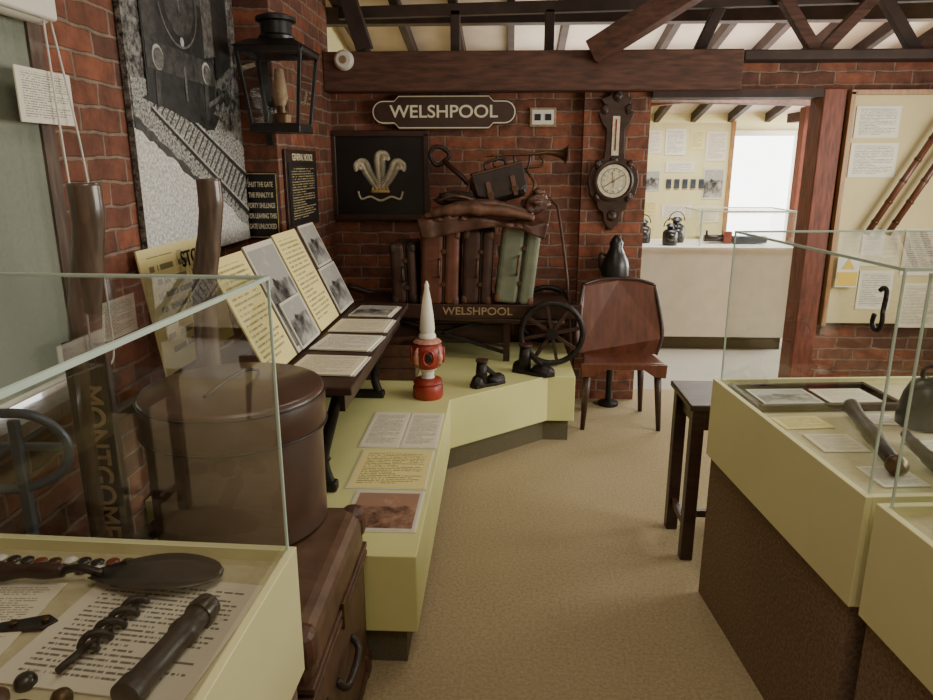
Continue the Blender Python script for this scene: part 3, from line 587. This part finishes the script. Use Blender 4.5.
# ---------------------------------------------------------------- chair
g=G('panel_back_chair',(.765,4.33,0))
prism(g,'seat',[(-.25,-.2),(.25,-.2),(.2,.17),(-.2,.17)],.03,'woodmid',(0,0,.405),bevel=.01)
prism(g,'front_rail',[(-.255,-.03),(-.19,-.025),(-.12,.02),(.12,.02),(.19,-.025),(.255,-.03),(.26,.055),(-.26,.055)],.022,'woodmid',(0,-.19,.375),BK,bevel=.004)
panel=[(-.25,.0),(-.1,-.015),(.1,-.015),(.25,.0),(.275,.10),(.25,.30),(.222,.42),(.12,.445),(0,.45),(-.12,.445),(-.222,.42),(-.25,.30),(-.275,.10)]
bm=bmesh.new()
n=len(panel); A=[];B=[]
for (x,y) in panel:
    cy=-.9*x*x
    A.append(bm.verts.new((x,-.02+cy+(y/.46)*.10,y))); B.append(bm.verts.new((x,.0+cy+(y/.46)*.10,y)))
bm.faces.new(A[::-1]); bm.faces.new(B)
for i in range(n): bm.faces.new((A[i],A[(i+1)%n],B[(i+1)%n],B[i]))
fin(bm,'back_panel','woodmid',g,loc=(0,.10,.435),bevel=.005)
tube(g,'top_rail',smoothpts([(-.222,.145,.862),(-.12,.185,.885),(0,.195,.89),(.12,.185,.885),(.222,.145,.862)]),.014,'wooddk',8)
for k,s in enumerate((-1,1)): tube(g,'stile_%d'%k,smoothpts([(s*.24,.04,.43),(s*.272,.05,.56),(s*.25,.09,.73),(s*.222,.145,.862)]),.014,'wooddk',8)
for k,(x,y) in enumerate(((-.21,-.17),(.21,-.17),(.17,.15),(-.17,.15))):
    cyl(g,'leg_%d'%k,(x,y,.40),(x*1.12,y*1.12,0.0),.025,'wooddk',.014)
bar(g,'stretcher_1',(-.2,.0,.36),(.2,.0,.36),.03,.04,'wooddk')
g=G('oil_can',(.76,4.625,.0))
lathe(g,'stand',[(.07,0),(.07,.02),(.02,.04),(.02,.86),(.07,.87),(.07,.885)],'iron')
lathe(g,'body',[(.075,.886),(.090,.9),(.090,.96),(.080,1.0),(.06,1.04),(.042,1.08),(.045,1.11),(.03,1.14),(.012,1.16)],'black')
tube(g,'loop_handle',smoothpts([(-.05,0,1.02),(-.10,0,1.04),(-.1,0,.95),(-.07,0,.92)]),.008,'black')

# ---------------------------------------------------------------- small side table (right)
g=G('side_table',(.975,2.80,-.02))
box(g,'top',(0,0,.697),(.44,.34,.025),'wooddk',bevel=.006); box(g,'apron_f',(0,-.14,.64),(.36,.02,.08),'wooddk'); box(g,'apron_b',(0,.14,.64),(.36,.02,.08),'wooddk'); box(g,'apron_l',(-.17,0,.64),(.02,.28,.08),'wooddk'); box(g,'apron_r',(.17,0,.64),(.02,.28,.08),'wooddk')
for k,(x,y) in enumerate(((-.18,-.13),(.18,-.13),(.18,.13),(-.18,.13))): box(g,'leg_%d'%k,(x,y,.353),(.05,.05,.664),'wooddk',bevel=.004)
for k,x in enumerate((-.18,.18)): box(g,'rail_%d'%k,(x,0,.16),(.02,.26,.035),'wooddk')
box(g,'rail_mid',(0,0,.16),(.34,.02,.03),'wooddk')

# ---------------------------------------------------------------- glass display cases
def vitrine(name,loc,rz,w,l,H=.86,gh=.53,pan=.29,base='carpetbase',sgn=1,o=.022):
    g=G(name,loc,rz); cx=sgn*w/2
    box(g,'carpet_base',(cx,-l/2,(H-pan)/2),(w-.03,l-.03,H-pan),base)
    box(g,'panel_left',(sgn*.009,-l/2,H-pan/2),(.018,l,pan),'cream',bevel=.002); box(g,'panel_right',(sgn*(w-.009),-l/2,H-pan/2),(.018,l,pan),'cream')
    box(g,'panel_far',(cx,-.009,H-pan/2),(w-.036,.018,pan),'cream'); box(g,'panel_near',(cx,-l+.009,H-pan/2),(w-.036,.018,pan),'cream')
    box(g,'bed',(cx,-l/2,H-.035),(w-.036,l-.036,.02),'bed')
    z=H-.02+gh/2+.01
    quad(g,'glass_left',(sgn*o,-l/2,z),l-2*o,gh,'glass',LF); quad(g,'glass_right',(sgn*(w-o),-l/2,z),l-2*o,gh,'glass',LF)
    quad(g,'glass_far',(cx,-o,z),w-2*o,gh,'glass',BK); quad(g,'glass_near',(cx,-l+o,z),w-2*o,gh,'glass',BK)
    zt=z+gh/2
    quad(g,'glass_top',(cx,-l/2,zt+.004),w-2*o,l-2*o,'glass')
    e=.0022
    for k,(x) in enumerate((sgn*o,sgn*(w-o))):
        box(g,'edge_top_%d'%k,(x,-l/2,zt+.003),(e*2.4,l-2*o+.006,.007),'edge')
        for j,y in enumerate((-o,-l+o)): box(g,'edge_v_%d_%d'%(k,j),(x,y,z),(e*2.2,e*2.2,gh),'edge')
    for j,y in enumerate((-o,-l+o)): box(g,'edge_topx_%d'%j,(cx,y,zt+.003),(w-2*o,e*2.4,.007),'edge')
    return g
vitrine('glass_display_case',(.77,2.44,0),4.9,.85,.93)
vitrine('glass_display_case',(.858,1.485,0),4.9,.85,1.0)
vitrine('glass_display_case',(-.400,1.24,0),-2.0,.83,1.1,sgn=-1,gh=.552,o=.014)
LB=.836
g=G('typed_label',(-.60,1.0,LB),rz=-6); box(g,'sheet',(0,0,.002),(.32,.30,.003),'typed')
g=G('typed_label',(-.92,1.02,LB),rz=3); box(g,'sheet',(0,0,.002),(.24,.2,.003),'paper2')
g=G('bricklayer_trowel',(-.76,1.13,LB+.004),rz=3)
bm=bmesh.new(); pr=[]
for i in range(19):
    t=i/18; x=t*.245; w=.058*(math.sin(min(1,t*1.5+.12)*math.pi/2))*(1 if t<.55 else math.sqrt(max(0,1-((t-.55)/.46)**2)))+.003
    pr.append([bm.verts.new((x,s*w,.010+.006*s*s+.006*math.sin(t*3))) for s in (-1,-.5,0,.5,1)])
for a,b2 in zip(pr,pr[1:]):
    for i in range(4): bm.faces.new((a[i],a[i+1],b2[i+1],b2[i]))
o=fin(bm,'blade','steel',g,smooth=True); sd=o.modifiers.new('s','SOLIDIFY'); sd.thickness=.003
tube(g,'tang',smoothpts([(.02,0,.018),(-.02,0,.03),(-.05,0,.024)]),.008,'steel',8); tube(g,'grip',smoothpts([(-.05,0,.024),(-.1,0,.024),(-.16,0,.022),(-.22,0,.022)]),[.012,.013,.014,.015,.016,.016,.015,.014,.013,.013,.014,.016,.018,.019,.018,.017,.015,.012,.006],'wooddk',12)
g=G('auger_bit',(-.645,.975,LB+.018),rz=-12)
for s in (0,math.pi): tube(g,'flute_%d'%int(s),[(.013*math.cos(i*.42+s),.085-i*.0042,.013*math.sin(i*.42+s)) for i in range(32)],.006,'iron',8)
cyl(g,'shank',(0,-.045,0),(0,-.10,0),.006,'iron',seg=10); cyl(g,'core',(0,.09,0),(0,-.05,0),.005,'iron',seg=8); cyl(g,'point',(0,.085,0),(0,.105,0),.006,'iron',.001,seg=8)
g=G('chisel',(-.515,.93,LB+.024),rz=-8)
lathe(g,'body',[(.012,.12),(.022,.115),(.024,.10),(.021,.09),(.021,.05),(.024,.045),(.024,.03),(.02,.025),(.021,-.08),(.024,-.085),(.024,-.11),(.018,-.115)],'leatherbk',rot=(-90,0,0)); lathe(g,'ferrule',[(.0245,.10),(.0255,.09),(.0245,.08)],'steel',rot=(-90,0,0))
g=G('uniform_buttons',(-.86,1.185,LB))
for k in range(26): lathe(g,'button_%d'%k,[(.012,0.001),(.013,.003),(.010,.006),(.004,.008),(.001,.0085)],('oldbrass','steel','whitepl','red2','steel')[k%5],loc=(-.16+.0145*k,(-.014 if k%2 else .014)+random.uniform(-.004,.004),.001),seg=16)
g=G('horse_brasses',(-.68,.82,LB))
for k,(x,y,r) in enumerate(((-.06,.0,.03),(.0,-.02,.026),(-.12,.03,.028),(.045,.015,.015),(-.03,.045,.016))): lathe(g,'disc_%d'%k,[(r,0),(r*1.02,.008),(r*.8,.014),(r*.4,.018),(.001,.018)],('leather','rust','iron','oldbrass','steel')[k],loc=(x,y,.002),seg=20)
g=G('brass_key_plate',(-.80,1.0,LB+.002),rz=15); prism(g,'plate',[(-.045,-.012),(.03,-.02),(.05,0),(.03,.02),(-.045,.012)],.006,'steel',bevel=.002); cyl(g,'rivet',(-.02,0,.006),(-.02,0,.012),.006,'oldbrass'); cyl(g,'rivet_2',(.03,0,.006),(.03,0,.012),.006,'oldbrass')

# --- right case contents
RB=.836
g=G('framed_document_tray',(1.06,2.29,RB),rz=5)
box(g,'board',(0,0,.006),(.46,.22,.008),'black')
for k,(x,y,w,h) in enumerate(((0,.11,.48,.02),(0,-.11,.48,.02),(-.235,0,.02,.24),(.235,0,.02,.24))): box(g,'frame_%d'%k,(x,y,.012),(w,h,.022),'wooddk',bevel=.003)
box(g,'photo',(-.1,0,.013),(.2,.15,.003),'photo'); box(g,'label',(.11,0,.013),(.18,.14,.003),'paper2')
for k,(x,y,w,h,r,m) in enumerate(((.93,2.06,.15,.10,8,'ycard'),(1.17,2.10,.12,.09,-5,'paper'),(.96,1.90,.13,.13,3,'paper2'),(1.25,1.86,.16,.14,10,'paper'),(1.0,1.68,.12,.12,5,'paper'),(1.17,1.60,.12,.10,5,'ycard'),(1.1,1.28,.2,.15,5,'paper'),(1.0,1.12,.15,.12,5,'paper2'))):
    g=G('museum_label',(x,y,RB),rz=r); box(g,'sheet',(0,0,.002),(w,h,.003),m)
g=G('cast_hand_weight',(1.285,2.06,RB)); lathe(g,'body',[(.07,.003),(.072,.02),(.068,.06),(.060,.10),(.045,.135),(.02,.15)],'black'); tube(g,'ring',[(.022*math.cos(a*math.pi/8),0,.165+.022*math.sin(a*math.pi/8)) for a in range(16)],.006,'iron',8,closed=True)
g=G('carriage_key',(1.05,1.94,RB+.032)); tube(g,'shaft',smoothpts([(.06,.2,0),(.03,.08,0),(-.01,-.1,0),(-.04,-.24,0)]),[.024,.022,.02,.022,.024,.020,.02,.019],'leatherbk',12); lathe(g,'knob',[(.02,0),(.026,.01),(.026,.03),(.012,.045)],'oldbrass',loc=(-.04,-.24,0),rot=(90,0,-10))
g=G('wooden_truncheon',(1.14,1.75,RB+.024)); tube(g,'shaft',smoothpts([(.02,.17,0),(0,.08,0),(-.02,-.05,0),(-.035,-.17,0)]),[.014]*4+[.018]*5+[.021]*9,'iron',12)
g=G('round_tin',(1.33,1.68,RB)); lathe(g,'body',[(.04,0.002),(.04,.025),(.042,.025),(.042,.035),(.02,.038)],'leather2')
g=G('brake_shoe',(1.08,1.40,RB+.006),rz=20); prism(g,'casting',[(-.12,0),(-.1,-.03),(0,-.045),(.1,-.03),(.12,0),(.1,.02),(0,.01),(-.1,.02)],.05,'rust',bevel=.004)
g=G('iron_s_hook',(.868,1.60,1.28),rot=(0,0,R(-84)))
tube(g,'hook',smoothpts([(-.016,0,.045),(-.006,0,.052),(.006,0,.048),(.007,0,.03),(.004,0,.0),(.006,0,-.02),(.0,0,-.042),(-.018,0,-.046),(-.028,0,-.03),(-.024,0,-.012)]),.0055,'iron',8)

# ---------------------------------------------------------------- notice board on back right
g=G('notice_board',(2.68,4.7,1.3))
box(g,'panel',(0,.02,0),(1.04,.03,1.45),'tan')
for k,(x,z,w,h) in enumerate(((-.51,0,.03,1.48),(0,.735,1.05,.03),(.51,0,.03,1.48))): box(g,'frame_%d'%k,(x,-.0,z),(w,.05,h),'woodlt',bevel=.003)
for k,(x,z,w,h,m) in enumerate(((2.345,1.86,.27,.19,'paper'),(2.35,1.63,.29,.21,'paper'),(2.48,1.08,.25,.24,'paper2'),(2.76,1.05,.27,.3,'paper'),(2.48,.80,.22,.26,'paper'),(2.78,.7,.25,.3,'paper2'))): card(g,'notice_%d'%k,(x-2.68,.0,z-1.3),w,h,m,BK)
g=G('warning_sign',(2.27,4.66,.93)); box(g,'plate',(0,0,0),(.14,.006,.21),'white'); box(g,'band',(0,-.004,-.05),(.13,.003,.09),'yellow'); prism(g,'triangle',[(-.04,0),(.04,0),(0,.07)],.002,'yellow',(0,-.004,.015),BK)
g=G('token_staff',(2.50,4.63,1.5))
for k,dx in enumerate((0,.13)):
    cyl(g,'rod_%d'%k,(-.16+dx,0,-.33),(.22+dx,0,.38),.020,'woodmid')
    for j in range(5):
        t=.1+.18*j; cyl(g,'ring_%d_%d'%(k,j),(-.16+dx+.38*t,0,-.33+.71*t),(-.16+dx+.38*(t+.02),0,-.33+.71*(t+.02)),.023,'oldbrass')

# ---------------------------------------------------------------- trunk, hatbox, sack truck
g=G('travelling_trunk',(-.66,1.615,0))
W,L,H=.50,.62,.60
box(g,'body',(0,0,.22),(W,L,.44),'trunkl',bevel=.012); box(g,'lid',(0,0,.525),(W+.01,L+.01,.15),'trunkl',bevel=.04)
for k,z in enumerate((.435,.462,.03)): box(g,'band_%d'%k,(0,0,z),(W+.018,L+.018,.018),'leather',bevel=.004)
for k,(x,y) in enumerate(((-1,-1),(1,-1),(1,1),(-1,1))):
    box(g,'corner_low_%d'%k,(x*(W/2-.02),y*(L/2-.02),.05),(.06,.06,.09),'leather',bevel=.012); box(g,'corner_top_%d'%k,(x*(W/2-.024),y*(L/2-.024),.555),(.075,.075,.1),'leather',bevel=.03)
tube(g,'handle',smoothpts([(W/2+.0,-.09,.30),(W/2+.025,-.07,.27),(W/2+.025,.07,.27),(W/2+.0,.09,.30)]),.011,'leatherbk',8)
box(g,'lock_plate',(W/2+.008,0,.45),(.012,.06,.08),'oldbrass',bevel=.003)
text(g,'initial','A',.09,'leatherbk',(W/2+.002,-.19,.3),LF,.001)
g=G('hat_box',(-.735,1.82,.607))
lathe(g,'body',[(.232,0),(.238,.004),(.238,.30),(.235,.31)],'hat',seg=64)
lathe(g,'lid',[(.248,.29),(.250,.294),(.250,.385),(.244,.398),(.236,.402),(.0,.405)],'hat',seg=64)
for k,z in enumerate((.295,.385)): tube(g,'rim_%d'%k,[(.251*math.cos(a*math.pi/32),.251*math.sin(a*math.pi/32),z) for a in range(64)],.003,'leatherbk',6,closed=True)
tube(g,'lid_strap',smoothpts([(-.03,-.12,.408),(0,-.04,.43),(.02,.06,.43),(.03,.13,.408)]),.005,'leatherbk',8)
g=G('sack_truck',(0,0,0))
for k,(x,y,yt) in enumerate(((-1.03,1.64,1.64),(-.95,2.17,2.17))):
    tube(g,'handle_%d'%k,smoothpts([(x-.02,y,.02 if k==0 else .43),(x-.01,y,.6),(x,y,1.0),(x+.01,yt,1.22),(x+.04,yt,1.38),(x+.055,yt,1.48),(x+.055,yt,1.56)]),[.038]*24+[.036]*6+[.038]*7,'handle',14)
box(g,'plank',(-1.015,1.62,.85),(.11,.022,.66),'plank',bevel=.004)
text(g,'wording','MONTGOMERY',.085,'faded',(-1.015,1.607,.82),(90,90,0),.001,sx=.85)
for k,z in enumerate((.55,.95)): bar(g,'crossbar_%d'%k,(-1.04,1.66,z),(-.98,2.16,z),.04,.03,'plank')
box(g,'toe_plate',(-1.03,1.75,.02),(.06,.4,.02),'iron')
lathe(g,'wheel_0',[(.0,-.015),(.09,-.015),(.095,0),(.09,.015),(.0,.015)],'iron',loc=(-1.15,1.66,.1),rot=(90,0,0))
g=G('iron_bracket_frame',(-1.1,1.42,.9))
tube(g,'loop',smoothpts([(-.14,0,.15),(.05,0,.165),(.12,.02,.10),(.10,.02,.02),(0,.0,-.02),(-.14,0,.0)]),.011,'blueiron',10)
bar(g,'upright',(.02,0,-.89),(.02,0,.15),.025,.016,'blueiron'); bar(g,'stay',(-.14,0,.0),(.10,.02,.14),.016,.012,'blueiron'); bar(g,'rail',(-.15,.01,.08),(.12,.02,.08),.02,.016,'blueiron'); box(g,'foot',(.02,0,-.89),(.2,.2,.02),'iron')

# ---------------------------------------------------------------- annex contents
g=G('annex_display_counter',(0,0,0))
box(g,'cabinet',(1.75,6.5,.51),(1.6,.7,.78),'white',bevel=.004); box(g,'plinth_base',(1.75,6.52,.06),(1.54,.62,.12),'kick')
box(g,'worktop',(1.75,6.5,.905),(1.62,.72,.02),'white')
g=G('annex_glass_case',(2.14,6.5,.915))
gw,gd,gh2=.80,.56,.30
for nm,c,w,h,r in (('glass_front',(0,-gd/2,gh2/2),gw,gh2,BK),('glass_back',(0,gd/2,gh2/2),gw,gh2,BK),('glass_left',(-gw/2,0,gh2/2),gd,gh2,LF),('glass_right',(gw/2,0,gh2/2),gd,gh2,LF),('glass_top',(0,0,gh2),gw,gd,(0,0,0))): quad(g,nm,c,w,h,'glass',r)
for nm,c,s in (('edge_f',(0,-gd/2,gh2),(gw,.012,.012)),('edge_b',(0,gd/2,gh2),(gw,.012,.012)),('edge_l',(-gw/2,-gd/2,gh2/2),(.012,.012,gh2)),('edge_r',(gw/2,-gd/2,gh2/2),(.012,.012,gh2)),('edge_tl',(-gw/2,0,gh2),(.012,gd,.012)),('edge_tr',(gw/2,0,gh2),(.012,gd,.012))): box(g,nm,c,s,'edge')
box(g,'inner_label',(0,.1,.02),(.5,.2,.03),'white'); box(g,'model_coach',(.1,-.05,.04),(.3,.08,.06),'blueiron',bevel=.01); cyl(g,'model_boiler',(-.3,-.05,.05),(-.12,-.05,.05),.03,'black'); cyl(g,'model_chimney',(-.28,-.05,.07),(-.28,-.05,.12),.01,'black'); box(g,'model_cab',(-.1,-.05,.06),(.07,.07,.1),'red2')
def oil_lamp(loc,s=1):
    g=G('railway_hand_lamp',loc); lathe(g,'body',[(.06*s,0),(.065*s,.02*s),(.065*s,.11*s),(.05*s,.13*s),(.03*s,.14*s),(.03*s,.16*s),(.045*s,.165*s),(.02*s,.19*s)],'black')
    lathe(g,'lens',[(.0,.02),(.03*s,.01),(.035*s,0)],'steel',loc=(0,-.06*s,.07*s),rot=(90,0,0)); tube(g,'bail',[(.06*s*math.cos(a*math.pi/8),0,.16*s+.07*s*math.sin(a*math.pi/8)) for a in range(9)],.005,'black',6)
oil_lamp((1.50,6.3,.917),1.0); oil_lamp((1.30,6.5,.917),1.1); oil_lamp((1.61,6.55,.917),1.2)
g=G('annex_display_boards',(0,0,0))
box(g,'board_1',(1.75,7.3,1.45),(1.0,.03,1.1),'lemon'); box(g,'board_1_frame',(2.27,7.3,1.45),(.04,.06,1.14),'woodlt'); box(g,'post_1',(1.3,7.32,.5),(.05,.05,1.0),'woodlt'); box(g,'post_2',(2.27,7.32,.5),(.05,.05,1.0),'woodlt')
for k,(x,z,w,h,m) in enumerate(((1.50,1.82,.16,.22,'paper2'),(1.72,1.82,.2,.25,'paper'),(1.93,1.84,.13,.18,'ycard'),(2.12,1.78,.2,.28,'paper2'),(1.52,1.45,.14,.2,'photo'),(2.12,1.42,.2,.3,'photo'),(1.78,1.15,.3,.12,'paper'),(2.1,1.12,.2,.16,'paper2'),(1.5,1.18,.16,.14,'ycard'),(1.78,1.58,.28,.1,'paper'))): card(g,'sheet_%d'%k,(x,7.28,z),w,h,m,BK)
for k in range(5): card(g,'badge_%d'%k,(1.68+.08*k,7.27,1.42),.05,.09,'blueiron',BK)
g=G('timber_posts',(0,0,0))
for k,(x,y,w) in enumerate(((2.84,6.95,.12),(2.70,6.05,.10),(3.75,7.8,.2))): box(g,'post_%d'%k,(x,y,1.06),(w,w,2.12),'redwood' if k!=1 else 'beam',bevel=.006)

# ---------------------------------------------------------------- lights
def area(name,loc,rot,sx,sy,e,col):
    l=bpy.data.lights.new(name,'AREA'); l.shape='RECTANGLE'; l.size=sx; l.size_y=sy; l.energy=e; l.color=col
    o=bpy.data.objects.new(name,l); C.objects.link(o); o.location=loc; o.rotation_euler=tuple(R(a) for a in rot); return o
area('daylight_right_window',(3.15,2.6,1.65),(0,90-14,0),1.1,2.4,92,(1.0,.95,.83))
area('overhead_fill_near',(0.3,0.3,3.2),(0,0,0),1.2,1.2,24,(1.0,.90,.75))  # added fill above the view, no fixture modelled
area('overhead_fill_mid',(0.5,2.9,3.05),(0,0,0),.9,.7,13,(1.0,.90,.75))  # second added fill, out of view over the middle of the room
area('annex_daylight',(4.9,7.2,1.6),(0,90,0),1.6,2.5,290,(1,.98,.93))
area('annex_overhead_fill',(2.2,6.1,2.45),(0,0,0),1.6,.8,85,(1,.97,.91))  # added overhead fill that lights the annex, no fixture there
area('annex_roof_fill',(1.4,6.6,2.25),(180,0,0),2.6,1.2,30,(1,.95,.88))  # added fill aimed upward to brighten the roof boards
w=bpy.data.worlds.new('world'); bpy.context.scene.world=w; w.use_nodes=True
bg=w.node_tree.nodes['Background']; bg.inputs[0].default_value=(1,.98,.94,1); bg.inputs[1].default_value=1.0

cam=bpy.data.cameras.new('camera'); co=bpy.data.objects.new('camera',cam); C.objects.link(co)
co.location=(0,0,1.6); co.rotation_euler=(R(90-14.8),0,R(2.7)); cam.sensor_width=36; cam.lens=27.0; cam.clip_start=.02
bpy.context.scene.camera=co
